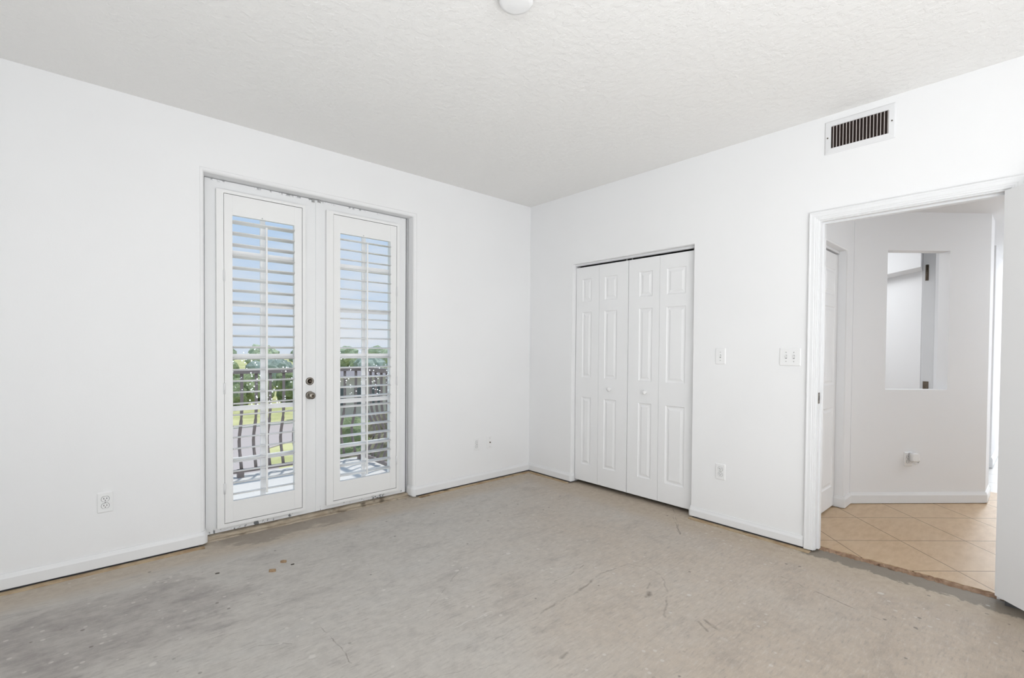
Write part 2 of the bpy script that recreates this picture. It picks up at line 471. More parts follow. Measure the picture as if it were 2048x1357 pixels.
# ------------------------------------------------------------------ mesh helpers
class MB:
    def __init__(s):
        s.v, s.f, s.sm = [], [], []
    def add(s, vs, fs, smooth=False):
        b = len(s.v)
        s.v += [tuple(x) for x in vs]
        s.f += [tuple(b + i for i in f) for f in fs]
        s.sm += [smooth] * len(fs)
        return s
    def box(s, x0, x1, y0, y1, z0, z1, T=None):
        vs = [(x, y, z) for x in (x0, x1) for y in (y0, y1) for z in (z0, z1)]
        if T: vs = [T(*q) for q in vs]
        return s.add(vs, [(0, 1, 3, 2), (4, 6, 7, 5), (0, 4, 5, 1), (2, 3, 7, 6), (0, 2, 6, 4), (1, 5, 7, 3)])
    def prism(s, poly, a, b, T, smooth=False):
        """poly in 2-D, extruded from a to b; T(u, v, t) -> xyz"""
        n = len(poly)
        vs = [T(u, v, a) for u, v in poly] + [T(u, v, b) for u, v in poly]
        s.add(vs, [tuple(range(n))[::-1], tuple(range(n, 2 * n))])
        s.add(vs, [(i, (i + 1) % n, n + (i + 1) % n, n + i) for i in range(n)], smooth)
        return s
    def sweep(s, prof, path, up, closed=False, cap=True, smooth=False):
        """profile (u sideways, w along up) along a mitred path"""
        up = Vector(up).normalized()
        P = [Vector(q) for q in path]
        n = len(P)
        rings = []
        for i in range(n):
            d0 = (P[i] - P[i - 1]).normalized() if (i > 0 or closed) else None
            d1 = (P[(i + 1) % n] - P[i]).normalized() if (i < n - 1 or closed) else None
            d0 = d0 or d1; d1 = d1 or d0
            s0, s1 = d0.cross(up).normalized(), d1.cross(up).normalized()
            b = (s0 + s1)
            b = b.normalized() if b.length > 1e-6 else s0
            b = b / max(0.2, b.dot(s1))
            rings.append([P[i] + b * u + up * w for u, w in prof])
        m = len(prof)
        vs = [q for r in rings for q in r]
        fs = []
        for i in range(n if closed else n - 1):
            j = (i + 1) % n
            for a in range(m):
                c = (a + 1) % m
                fs.append((i * m + a, i * m + c, j * m + c, j * m + a))
        s.add(vs, fs, smooth)
        if cap and not closed:
            s.add(rings[0], [tuple(range(m))[::-1]])
            s.add(rings[-1], [tuple(range(m))])
        return s
    def lathe(s, prof, T, seg=28, smooth=True):
        """prof: (radius, height) list; T(x, y, h) -> xyz"""
        vs, fs = [], []
        m = len(prof)
        for i in range(seg):
            a = 2 * PI * i / seg
            for r, h in prof:
                vs.append(T(r * math.cos(a), r * math.sin(a), h))
        for i in range(seg):
            j = (i + 1) % seg
            for q in range(m - 1):
                fs.append((i * m + q, j * m + q, j * m + q + 1, i * m + q + 1))
        return s.add(vs, fs, smooth)
    def tube(s, pts, r, seg=10, smooth=True, cap=True):
        P = [Vector(q) for q in pts]
        n = len(P)
        rings = []
        ref = Vector((0, 0, 1))
        for i in range(n):
            d = (P[min(i + 1, n - 1)] - P[max(i - 1, 0)]).normalized()
            rf = ref if abs(d.dot(ref)) < 0.95 else Vector((1, 0, 0))
            a = d.cross(rf).normalized(); b = d.cross(a).normalized()
            rr = r[i] if isinstance(r, (list, tuple)) else r
            rings.append([P[i] + a * rr * math.cos(2 * PI * t / seg) + b * rr * math.sin(2 * PI * t / seg) for t in range(seg)])
        s.add([q for g in rings for q in g], [(i * seg + t, i * seg + (t + 1) % seg, (i + 1) * seg + (t + 1) % seg, (i + 1) * seg + t) for i in range(n - 1) for t in range(seg)], smooth)
        if cap:
            s.add(rings[0], [tuple(range(seg))[::-1]]); s.add(rings[-1], [tuple(range(seg))])
        return s
    def build(s, name, mat, parent=None, bevel=0, seg=2, merge=True):
        me = bpy.data.meshes.new(name)
        org = Vector((0, 0, 0))
        q = parent
        while q is not None:
            org += q.location
            q = q.parent
        me.from_pydata([tuple(Vector(v) - org) for v in s.v], [], s.f)
        for pl, sm in zip(me.polygons, s.sm):
            pl.use_smooth = sm
        bm = bmesh.new(); bm.from_mesh(me)
        if merge: bmesh.ops.remove_doubles(bm, verts=bm.verts, dist=1e-6)
        bmesh.ops.recalc_face_normals(bm, faces=bm.faces)
        bm.to_mesh(me); bm.free()
        me.materials.append(mat)
        o = bpy.data.objects.new(name, me)
        COL.objects.link(o)
        if parent is not None: o.parent = parent
        if bevel:
            b = o.modifiers.new('bevel', 'BEVEL')
            b.width, b.segments, b.limit_method, b.angle_limit = bevel, seg, 'ANGLE', math.radians(40)
        return o

def tag(o, label=None, cat=None, group=None, kind=None):
    if label: o['label'] = label
    if cat: o['category'] = cat
    if group: o['group'] = group
    if kind: o['kind'] = kind
    return o

def thing(name, loc, label, cat, group=None, kind=None):
    o = bpy.data.objects.new(name, None)
    o.empty_display_size = 0.05
    o.location = loc
    COL.objects.link(o)
    return tag(o, label, cat, group, kind)

def struct(o, label, cat):
    return tag(o, label, cat, None, 'structure')

def dup(o, parent, loc):
    c = o.copy()
    COL.objects.link(c)
    c.parent = parent
    c.location = loc
    return c

H = 2.74
HH = 2.43       # hall ceiling

# ------------------------------------------------------------------ floors and ceilings
fl = MB().box(-4.6, 0.80, -6.2, 0.10, -0.12, 0.0)
struct(fl.build('floor', M['concrete']), 'bare stained grey and tan concrete bedroom floor', 'floor')
ce = MB().box(-4.6, 0.14, -6.2, 0.16, H, H + 0.1)
struct(ce.build('ceiling', M['ceiling']), 'white textured bedroom ceiling', 'ceiling')

# ragged edge of the hall tile along the doorway
def tile_floor():
    mb = MB()
    ys = [-6.0, -4.5] + [-3.60 + 0.02 * i for i in range(0, 51)] + [-2.575]
    rnd = random.Random(3)
    edge = []
    for y in ys:
        if -3.6 <= y <= -2.6:
            xx = 0.105 - 0.012 * (y + 2.6) + rnd.uniform(-0.006, 0.006)
        else:
            xx = 0.12
        edge.append((xx, y))
    poly = edge + [(2.66, -2.40), (2.66, -6.0)]
    poly = edge + [(0.13, -2.575), (0.13, -2.40), (2.66, -2.40), (2.66, -6.0)]
    mb.prism(poly, 0.0005, 0.012, lambda u, v, t: (u, v, t))
    return mb
o = tile_floor().build('floor_hall', M['tile'])
struct(o, 'beige diagonal ceramic tile floor of the hall beyond the doorway', 'floor')
o = MB().box(0.80, 2.66, -6.0, -2.40, -0.1, 0.0).build('floor_hall_base', M['concrete'])
struct(o, 'slab under the hall tiles', 'floor')
o = MB().box(2.66, 17.0, -6.0, -0.5, -0.1, 0.012).build('floor_far_room', M['plank'])
struct(o, 'glossy white floor of the bright far room past the tiles', 'floor')
o = MB().box(0.115, 5.5, -6.0, -2.3, HH, HH + 0.1).build('ceiling_hall', M['hall_wall'])
struct(o, 'low white ceiling of the hall', 'ceiling')
o = MB().box(1.35, 5.5, -2.3, -0.6, HH, HH + 0.1).build('ceiling_side_room', M['hall_wall'])
struct(o, 'white ceiling of the space behind the angled hall wall', 'ceiling')
o = MB().box(5.5, 17.0, -6.0, -0.5, 3.1, 3.2).build('ceiling_far_room', M['hall_wall'])
struct(o, 'white ceiling of the far room', 'ceiling')

# ------------------------------------------------------------------ walls with openings
def wall_poly(name, poly, T, a, b, mat, nose, r, label):
    mb = MB()
    mb.prism(poly, a, b, T)
    if nose:
        path, up, depth = nose
        n = 8
        pr = [(0, -depth)] + [(-r + r * math.cos(PI / 2 * i / n), -r + r * math.sin(PI / 2 * i / n)) for i in range(n + 1)] + [(-r, -depth)]
        mb.sweep(pr, path, up, smooth=False)
        for i in range(len(mb.f)):
            pass
    o = mb.build(name, mat, merge=False)
    # shade only the rounded strip smooth
    if nose:
        me = o.data
        for pl in me.polygons:
            nx = [abs(c) for c in pl.normal]
            if sorted(nx)[1] > 0.05 and sorted(nx)[0] < 0.02 and pl.area < 0.2:
                pl.use_smooth = True
    return struct(o, label, 'wall')
OX0, OX1, OZ = -2.873, -1.365, 2.390       # glass door opening
ZB = 0.017      # the drywall stops short of the slab
rn = 0.026
poly = [(-4.6, ZB), (OX0 - rn, ZB), (OX0 - rn, OZ + rn), (OX1 + rn, OZ + rn), (OX1 + rn, ZB), (0.14, ZB), (0.14, H), (-4.6, H)]
wall_poly('wall_left', poly, lambda u, v, t: (u, t, v), 0.0, 0.16, M['wall'], ([(OX0, 0, 0.012), (OX0, 0, OZ), (OX1, 0, OZ), (OX1, 0, 0.004)], (0, -1, 0), 0.16), rn, 'white window wall with rounded opening for the glass doors')
CY0, CY1, CZ = -0.577, -1.784, 2.080        # closet opening
DY0, DY1, DZ = -2.620, -3.440, 2.092        # hall doorway
rc = 0.010
poly = [(0.0, ZB), (CY0 + rc, ZB), (CY0 + rc, CZ + rc), (CY1 - rc, CZ + rc), (CY1 - rc, ZB), (DY0 + .018, ZB), (DY0 + .018, DZ + .018), (DY1 - .018, DZ + .018), (DY1 - .018, 0.052), (-6.2, 0.052), (-6.2, H), (0.0, H)]
wall_poly('wall_right', poly, lambda u, v, t: (t, u, v), 0.0, 0.115, M['wall'], ([(0, CY0, 0.012), (0, CY0, CZ), (0, CY1, CZ), (0, CY1, 0.012)], (-1, 0, 0), 0.115), rc, 'white wall with the closet opening and the hall doorway')
struct(MB().box(-4.6, 0.0, -6.3, -6.2, 0, H).build('wall_rear', M['wall']), 'white wall behind the viewer', 'wall')
struct(MB().box(-4.7, -4.6, -6.2, 0.16, 0, H).build('wall_side', M['wall']), 'white side wall left of the viewer', 'wall')

pl_ = MB().box(-4.6, OX0 - 0.04, 0.012, 0.15, 0.0, ZB + .001).box(OX1 + 0.04, 0.13, 0.012, 0.15, 0.0, ZB + .001).box(0.012, 0.11, CY0 + 0.012, 0.012, 0.0, ZB + .001).box(0.012, 0.11, DY0 + 0.02, CY1 - 0.012, 0.0, ZB + .001).box(0.012, 0.11, -6.2, DY1 - 0.02, 0.0, 0.053)
struct(pl_.build('wall_gap_shade_plate', M['gap']), 'bottom plates coloured dark for the shade in the gap under the drywall', 'wall')  # plate colour stands for shade in the gap, taller behind the open door

# closet interior shell
cb = MB().box(0.72, 0.80, -2.0, -0.3, 0, H).box(0.115, 0.72, -0.38, -0.3, 0, H).box(0.115, 0.72, -2.08, -2.0, 0, H).box(0.115, 0.72, -2.0, -0.38, 2.6, 2.66)
struct(cb.build('wall_closet', M['gap']), 'closet interior coloured dark to stand for its shade', 'wall')  # shell walls painted dark in place of the shade inside

# ------------------------------------------------------------------ hall walls
poly = [(0.115, 0), (0.30 - rc, 0), (0.30 - rc, 2.082 + rc), (1.098 + rc, 2.082 + rc), (1.098 + rc, 0), (1.283, 0), (1.283, HH), (0.115, HH)]
wall_poly('wall_hall_closet', poly, lambda u, v, t: (u, t, v), -2.511, -2.40, M['hall_wall'], ([(0.30, -2.511, 0), (0.30, -2.511, 2.082), (1.098, -2.511, 2.082), (1.098, -2.511, 0)], (0, -1, 0), 0.11), rc, 'white hall wall with the hall closet opening')
struct(MB().box(0.25, 1.15, -2.14, -2.10, 0, HH).build('wall_hall_closet_back', M['gap']), 'dark back of the hall closet', 'wall')

AA, AB = Vector((1.280, -2.513, 0)), Vector((2.172, -3.261, 0))
AT = (AB - AA).normalized(); AN = Vector((-AT.y, AT.x, 0))
if AN.dot(Vector((1, 1, 0))) < 0: AN = -AN
AL = (AB - AA).length
def TA(u, v, t):
    q = AA + AT * u + AN * t
    return (q.x, q.y, v)
NU0, NU1, NZ0, NZ1 = 0.283, 0.815, 0.961, 2.115
# frame-shaped outline as two joined halves
mbw = MB()
for pl in ([(0, 0), (AL, 0), (AL, NZ0), (NU1, NZ0), (NU0, NZ0), (0, NZ0)], [(0, NZ0), (NU0, NZ0), (NU0, NZ1), (0, NZ1)], [(NU1, NZ0), (AL, NZ0), (AL, NZ1), (NU1, NZ1)], [(0, NZ1), (NU0, NZ1), (NU1, NZ1), (AL, NZ1), (AL, HH), (0, HH)]):
    mbw.prism(pl, 0.0, 0.10, TA)
struct(mbw.build('wall_angled', M['hall_wall']), 'white angled hall wall with a tall narrow pass-through opening', 'wall')
struct(MB().box(2.172, 2.52, -3.261, -3.15, 0, HH).build('wall_hall_corner', M['hall_wall']), 'white hall wall end past the angled wall', 'wall')
struct(MB().box(3.90, 5.60, -3.205, -3.05, 0, HH).box(3.90, 4.0, -3.05, -0.6, 0, HH).build('wall_hall_far', M['hall_wall']), 'white wall further down the hall', 'wall')
struct(MB().box(5.5, 5.6, -6.0, -3.205, HH, 3.2).box(5.5, 5.6, -3.205, -0.5, 0, 3.2).build('wall_hall_header', M['hall_wall']), 'white header where the hall opens into the far room', 'wall')
struct(MB().box(0.115, 17.0, -6.0, -5.9, 0, 3.1).build('wall_hall_right', M['hall_wall']), 'white right wall of the hall', 'wall')
struct(MB().box(5.6, 17.0, -0.6, -0.5, 0, 3.1).build('wall_far_room_side', M['hall_wall']), 'white side wall of the far room', 'wall')
# far glass wall: frames around open panes
fw = MB().box(16.9, 17.0, -6.0, -4.6, 0, 3.1).box(16.9, 17.0, -1.2, -0.5, 0, 3.1).box(16.9, 17.0, -4.6, -1.2, 2.95, 3.1)
struct(fw.build('wall_far_room_end', M['hall_wall']), 'white end wall around the far glass doors', 'wall')
wroot = thing('window_1', (16.9, -2.9, 0), 'bright full-height glazing at the far end of the hall', 'window', None, 'structure')
g_ = MB()
for y in (-4.6, -3.75, -2.9, -2.05, -1.26):
    g_.box(16.90, 16.96, y, y + 0.06, 0.012, 2.95)
g_.box(16.90, 16.96, -4.6, -1.2, 2.60, 2.66).box(16.90, 16.96, -4.6, -1.2, 0.012, 0.09)
g_.build('window_frame', M['trim'], wroot)
MB().box(16.925, 16.935, -4.6, -1.2, 0.05, 2.95).build('window_pane', M['glass'], wroot)

# room behind the angled wall, seen through the pass-through
rb = MB().box(1.35, 3.9, -0.7, -0.6, 0, HH).box(1.25, 1.35, -2.40, -0.6, 0, HH)
struct(rb.build('wall_side_room', M['hall_wall']), 'white walls of the space behind the pass-through', 'wall')
struct(MB().box(1.35, 2.66, -2.40, -0.6, -0.1, 0.012).build('floor_side_room', M['tile']), 'tile floor behind the pass-through', 'floor')
def TV(p0, p1, th):
    p0, p1 = Vector(p0 + (0,)), Vector(p1 + (0,))
    d = (p1 - p0).normalized(); nn = Vector((-d.y, d.x, 0))
    def T(u, t, z):
        q = p0 + d * u + nn * t
        return (q.x, q.y, z)
    return T, (p1 - p0).length
T_, L_ = TV((2.75, -2.40), (2.31, -2.807), 0.05)
pw = MB().box(0, L_, 0, 0.06, 0.012, 2.02, T_)
struct(pw.build('wall_partition', M['hall_wall']), 'white partition seen through the pass-through', 'wall')
pw = MB().prism([(-0.1, 0.06), (L_, 0.06), (L_, 0.0), (L_ + 0.25, -0.19), (-0.1, -0.19)], 2.02, HH, T_)
struct(pw.build('wall_partition_header', M['hall_wall'], merge=False), 'white header above the partition behind the pass-through', 'wall')
PX = Vector((2.306, -2.812, 0)); PD = Vector((0.10, -0.995, 0)).normalized()
def TP(u, t, z):
    q = PX + PD * u + Vector((0.995, 0.10, 0)) * t
    return (q.x, q.y, z)
jr = thing('door_jamb_post', (2.31, -2.85, 0.012), 'white door jamb post with bronze hinges seen through the pass-through', 'door jamb')
MB().box(0.0, 0.088, 0, 0.05, 0.012, 2.26, TP).build('post', M['trim'], jr, 0.003)
MB().box(0.018, 0.042, -0.004, 0.0, 1.93, 2.075, TP).tube([TP(0.03, -0.007, 1.93), TP(0.03, -0.007, 2.075)], 0.007).build('hinge', M['dark_bronze'], jr)
MB().box(0.016, 0.056, -0.004, 0.0, 0.90, 1.005, TP).build('hinge', M['dark_bronze'], jr)
# strip of sidelight beyond the post
wr = thing('window_2', (2.75, -2.96, 0), 'narrow side window glimpsed beyond the jamb post', 'window', None, 'structure')
def TS(u, t, z):
    q = Vector((2.72, -2.885, 0)) + PD * u + Vector((0.995, 0.10, 0)) * t
    return (q.x, q.y, z)
MB().box(0.0, 0.14, 0, 0.04, 0.012, 1.58, TS).box(0.0, 0.14, 0, 0.04, 1.65, 2.20, TS).box(0.0, 0.14, 0, 0.03, 1.23, 1.27, TS).build('window_frame', M['trim'], wr)

# ------------------------------------------------------------------ baseboards
BB = [(0.0, 0.0), (0.0, 0.0), ]
def bb_profile(h):
    return [(0, 0.018), (0.014, 0.018), (0.014, h - 0.024), (0.011, h - 0.015), (0.008, h - 0.008), (0.006, h), (0, h)]
def baseboard(name, path, h, label, z=0.0, mat='trim'):
    """profile extruded along a floor path, wall on the left-hand side of travel"""
    mb = MB()
    mb.sweep([(u, w + z) for u, w in bb_profile(h)], path, (0, 0, 1))
    return struct(mb.build(name, M[mat]), label, 'baseboard')
r_ = 0.026
def arc(cx, cy, r, a0, a1, n=6):
    return [(cx + r * math.cos(math.radians(a0 + (a1 - a0) * i / n)), cy + r * math.sin(math.radians(a0 + (a1 - a0) * i / n)), 0) for i in range(n + 1)]
baseboard('baseboard_left', [(-4.6, 0, 0), (OX0 - r_, 0, 0)] + arc(OX0 - r_, r_, r_, -90, 0)[1:] + [(OX0, 0.085, 0)], 0.097, 'white baseboard left of the glass doors, ending at their rounded corner')
baseboard('baseboard_middle', [(OX1, 0.085, 0)] + arc(OX1 + r_, r_, r_, 180, 270) + [(-0.2, 0, 0), (0, 0, 0), (0, CY0 + 0.01, 0)] + arc(0.01, CY0 + 0.01, 0.010, 180, 270, 3)[1:] + [(0.04, CY0, 0)], 0.092, 'white baseboard from the glass doors round the corner to the closet')
baseboard('baseboard_right', [(0.035, CY1, 0)] + arc(0.01, CY1 - 0.01, 0.010, 90, 180, 3) + [(0, -2.557, 0)], 0.086, 'white baseboard between the closet and the hall doorway')
baseboard('baseboard_rear', [(0, -3.68, 0), (0, -6.2, 0), (-4.6, -6.2, 0), (-4.6, 0, 0)], 0.095, 'white baseboard behind the viewer')
baseboard('baseboard_hall', [(1.098, -2.44, 0), (1.098, -2.511, 0), (1.283, -2.511, 0), (2.172, -3.261, 0), (2.50, -3.261, 0)], 0.105, 'white baseboard along the angled hall wall', 0.0)
baseboard('baseboard_hall_far', [(3.9, -2.8, 0), (3.9, -3.205, 0), (5.6, -3.205, 0)], 0.13, 'white baseboard at the far end of the hall')

# carpet tack strips left on the slab
def tack(name, p0, p1, label, w=0.036, off=0.012):
    p0, p1 = Vector(p0), Vector(p1)
    d = (p1 - p0).normalized()
    L = (p1 - p0).length
    n = max(6, int(L / 0.06))
    nn = Vector((d.y, -d.x, 0))
    rnd = random.Random(name + str(L))
    mb = MB()
    top, bot = [], []
    for i in range(n + 1):
        c = p0 + d * (L * i / n)
        a = off + rnd.uniform(-0.002, 0.002)
        b = off + w + rnd.uniform(-0.004, 0.004)
        top.append((c + nn * a, c + nn * b))
    vs, fs = [], []
    for a, b in top:
        hz = 0.007 + rnd.uniform(-0.001, 0.002)
        vs += [(a.x, a.y, 0.0), (a.x, a.y, hz), (b.x, b.y, hz * 0.8), (b.x, b.y, 0.0)]
    for i in range(n):
        q = 4 * i
        fs += [(q + j, q + (j + 1) % 4, q + 4 + (j + 1) % 4, q + 4 + j) for j in range(4)]
    fs += [(0, 1, 2, 3), (4 * n, 4 * n + 3, 4 * n + 2, 4 * n + 1)]
    mb.add(vs, fs)
    return tag(mb.build(name, M['tack']), label, 'tack strip', 'carpet tack strips')
tack('carpet_tack_strip', (-4.5, 0, 0), (-2.885, 0, 0), 'brown wooden tack strip under the baseboard left of the glass doors')
tack('carpet_tack_strip', (-1.325, 0, 0), (-0.03, 0, 0), 'brown wooden tack strip between the glass doors and the room corner')
tack('carpet_tack_strip', (0, -0.03, 0), (0, -0.56, 0), 'short tack strip between the room corner and the closet')
tack('carpet_tack_strip', (0, -1.79, 0), (0, -2.60, 0), 'reddish brown tack strip between the closet and the hall doorway')

# torn edge between concrete and hall tile
def torn_edge():
    rnd = random.Random(11)
    mb = MB(); n = 80
    vs, fs = [], []
    for i in range(n + 1):
        y = -2.622 - (3.50 - 2.622) * i / n
        xe = 0.102 - 0.012 * (y + 2.6)
        w = 0.040 + rnd.uniform(-0.010, 0.010)
        h = 0.010 + rnd.uniform(-0.004, 0.003)
        vs += [(xe, y, 0.0), (xe, y, h), (xe - w * 0.5, y, 0.006 + rnd.uniform(-0.003, 0.004)), (xe - w, y, 0.0005)]
    for i in range(n):
        q = 4 * i
        fs += [(q + j, q + j + 1, q + 5 + j, q + 4 + j) for j in range(3)]
    mb.add(vs, fs)
    return mb
tag(torn_edge().build('threshold_strip', M['edge']), 'rough broken brown strip between the concrete and the hall tiles', 'threshold')

# ------------------------------------------------------------------ glass doors
# slab at y 0.1..0.145, shutter frame proud to y 0.067
def glass_door(name, x0, x1, lx0, lx1, label):
    root = thing(name, ((x0 + x1) / 2, 0.12, 0.03), label, 'door', None, 'structure')
    z0, z1, lz0, lz1 = 0.032, 2.384, 0.14, 2.26
    y0, y1 = 0.100, 0.145
    s = MB().box(x0, lx0, y0, y1, z0, z1).box(lx1, x1, y0, y1, z0, z1).box(lx0, lx1, y0, y1, z0, lz0).box(lx0, lx1, y0, y1, lz1, z1)
    s.build('door_slab', M['slab'], root)
    MB().box(lx0, lx1, 0.121, 0.125, lz0, lz1).build('glass_pane', M['glass'], root)
    g = MB()
    cx = (lx0 + lx1) / 2
    g.box(cx - 0.016, cx + 0.016, 0.116, 0.131, lz0, lz1)
    for i in range(1, 6):
        z = 0.14 + (2.29 - 0.14) * i / 6 - 0.0
        z = (0.50, 0.855, 1.214, 1.572, 1.918)[i - 1]
        g.box(lx0, lx1, 0.1165, 0.1305, z - 0.016, z + 0.016)
    g.build('window_grille', M['door'], root)
    return root
dL = glass_door('door_1', -2.858, -2.146, -2.715, -2.296, 'left white glass balcony door with deadbolt and knob')
dR = glass_door('door_2', -2.140, -1.388, -1.982, -1.533, 'right white glass balcony door without a knob')
MB().box(-2.146, -2.118, 0.094, 0.100, 0.034, 2.382).build('astragal', M['slab'], dR)
MB().box(-2.176, -2.156, 0.092, 0.100, 2.362, 2.383).box(-2.135, -2.112, 0.090, 0.0999, 2.368, 2.386).build('flush_bolt', M['steel'], dL)

def TY(cx, cz, y):        # lathe with axis pointing into the room (-y)
    return lambda a, b, h: (cx + a, y - h, cz + b)
MB().lathe([(0.029, 0.0), (0.029, 0.006), (0.024, 0.010), (0.016, 0.010), (0.015, 0.004), (0.0, 0.004)], TY(-2.190, 1.024, 0.1)).build('deadbolt', M['nickel'], dL)
MB().box(-2.199, -2.178, 0.080, 0.098, 1.018, 1.030).build('thumb_turn', M['dark_bronze'], dL, 0.003)
MB().lathe([(0.030, 0.0), (0.030, 0.005), (0.024, 0.009), (0.014, 0.012), (0.012, 0.028), (0.017, 0.033), (0.024, 0.042), (0.026, 0.052), (0.022, 0.060), (0.010, 0.063), (0.0, 0.063)], TY(-2.190, 0.919, 0.1)).build('door_knob', M['nickel'], dL)
MB().lathe([(0.009, 0.063), (0.009, 0.065), (0.0, 0.065)], TY(-2.190, 0.919, 0.1)).build('knob_button', M['dark_bronze'], dL)

# jamb of the glass doors and wooden sill
jb = MB().box(OX0, -2.862, 0.09, 0.16, 0, OZ).box(-1.384, OX1, 0.118, 0.16, 0, OZ).box(OX0, OX1, 0.118, 0.16, 2.386, OZ)
struct(jb.build('trim_1', M['trim']), 'white jamb around the glass balcony doors', 'trim')
struct(MB().box(-1.385, -1.381, 0.10, 0.13, 0.02, 2.386).build('trim_2', M['gap']), 'grey weather seal at the right of the glass doors', 'trim')
def sill():
    rnd = random.Random(5)
    mb = MB()
    for y0, y1, h in ((0.040, 0.070, 0.008), (0.071, 0.160, 0.026)):
        n = 40
        vs, fs = [], []
        for i in range(n + 1):
            x = OX0 + 0.002 + (OX1 - OX0 - 0.016) * i / n
            a = y0 + rnd.uniform(-0.004, 0.004)
            hh = h + rnd.uniform(-0.0015, 0.0015)
            vs += [(x, a, 0), (x, a, hh), (x, y1, hh), (x, y1, 0)]
        for i in range(n):
            q = 4 * i
            fs += [(q + j, q + (j + 1) % 4, q + 4 + (j + 1) % 4, q + 4 + j) for j in range(4)]
        fs += [(0, 1, 2, 3), (4 * n, 4 * n + 3, 4 * n + 2, 4 * n + 1)]
        mb.add(vs, fs)
    return mb
tag(sill().build('door_sill', M['sill']), 'worn tan wooden sill under the glass balcony doors', 'door sill')

# ------------------------------------------------------------------ plantation shutters
def shutter(label, fx0, fx1, px0, px1, ox0, ox1, rodx, tilt, hinge_x):
    root = thing('plantation_shutter', ((fx0 + fx1) / 2, 0.1, 0.07), label, 'shutter', 'plantation shutters on the glass doors')
    yb, yf, yp = 0.0995, 0.066, 0.070
    fz0, fz1 = 0.068, 2.318
    f = MB()
    f.box(fx0, px0 - 0.003, yf, yb, fz0, fz1).box(px1 + 0.003, fx1, yf, yb, fz0, fz1)
    f.box(px0 - 0.003, px1 + 0.003, yf, yb, fz0, 0.091).box(px0 - 0.003, px1 + 0.003, yf, yb, 2.298, fz1)
    f.build('shutter_frame', M['shutter'], root)
    pz0, pz1, oz0, oz1 = 0.095, 2.2945, 0.234, 2.161
    b = MB().box(px0, ox0, yp, yb - 0.002, pz0, pz1).box(ox1, px1, yp, yb - 0.002, pz0, pz1)
    b.build('stile', M['shutter'], root)
    MB().box(ox0 + .0003, ox1 - .0003, yp + .0004, yb - 0.002, oz1, pz1).build('top_rail', M['shutter'], root)
    MB().box(ox0 + .0003, ox1 - .0003, yp + .0004, yb - 0.002, pz0, oz0).build('bottom_rail', M['shutter'], root)
    # louvers: 25 oval blades at 76 mm pitch
    cy = 0.083
    n = 16
    prof = [(0.034 * math.cos(2 * PI * i / n), 0.0056 * math.sin(2 * PI * i / n)) for i in range(n)]
    ca, sa = math.cos(tilt), math.sin(tilt)
    first = None
    zs = [0.279 + (2.118 - 0.279) * i / 24 for i in range(25)]
    for i, z in enumerate(zs):
        if first is None:
            m = MB()
            m.prism(prof, ox0 + 0.0015, ox1 - 0.0015, lambda u, v, t: (t, cy + u * ca - v * sa, z + u * sa + v * ca), True)
            first = m.build('louver', M['shutter'], root)
            base = first.location.copy()
        else:
            dup(first, root, (base.x, base.y, base.z + z - zs[0]))
    ry = cy - 0.034 * ca - 0.006
    MB().box(rodx - 0.006, rodx + 0.006, ry - 0.006, ry + 0.005, 0.262, 2.105).build('tilt_rod', M['shutter'], root, 0.002)
    MB().tube([(rodx - 0.02, yp - 0.002, 2.17), (rodx - 0.02, yp + 0.004, 2.17)], 0.004).build('rod_magnet', M['steel'], root)
    for z in (0.33, 1.0, 1.75):
        MB().box(hinge_x - 0.006, hinge_x + 0.006, yf - 0.004, yf + 0.002, z - 0.035, z + 0.035).tube([(hinge_x, yf - 0.005, z - 0.036), (hinge_x, yf - 0.005, z + 0.036)], 0.0045).build('hinge', M['white_metal'], root)
    return root
shutter('left plantation shutter on the glass door with the knob', -2.797, -2.231, -2.752, -2.255, -2.703, -2.308, -2.500, math.radians(-9), -2.754)
shutter('right plantation shutter on the glass door without a knob', -2.077, -1.466, -2.022, -1.491, -1.970, -1.5455, -1.762, math.radians(4.5), -1.489)

# ------------------------------------------------------------------ panelled doors
def panel_face(mb, u0, u1, w0, w1, panels, T, depth=0.007):
    """front face with raised panels; panels: list of (u0,u1,w0,w1) stacked in columns; T(u, d, w)"""
    us = sorted({u0, u1} | {q for p in panels for q in p[:2]})
    ws = sorted({w0, w1} | {q for p in panels for q in p[2:]})
    for i in range(len(us) - 1):
        for j in range(len(ws) - 1):
            a, b, c, d = us[i], us[i + 1], ws[j], ws[j + 1]
            if any(p[0] - 1e-6 <= a and b <= p[1] + 1e-6 and p[2] - 1e-6 <= c and d <= p[3] + 1e-6 for p in panels):
                continue
            mb.add([T(a, 0, c), T(b, 0, c), T(b, 0, d), T(a, 0, d)], [(0, 1, 2, 3)])
    for a, b, c, d in panels:
        rings = []
        for ins, dp in ((0, 0), (0.006, depth * 0.8), (0.012, depth), (0.019, depth), (0.036, 0.0012)):
            rings.append([T(a + ins, dp, c + ins), T(b - ins, dp, c + ins), T(b - ins, dp, d - ins), T(a + ins, dp, d - ins)])
        vs = [q for r in rings for q in r]
        fs = []
        for i in range(len(rings) - 1):
            for j in range(4):
                fs.append((4 * i + j, 4 * i + (j + 1) % 4, 4 * i + 4 + (j + 1) % 4, 4 * i + 4 + j))
        q = 4 * (len(rings) - 1)
        fs.append((q, q + 1, q + 2, q + 3))
        mb.add(vs, fs)
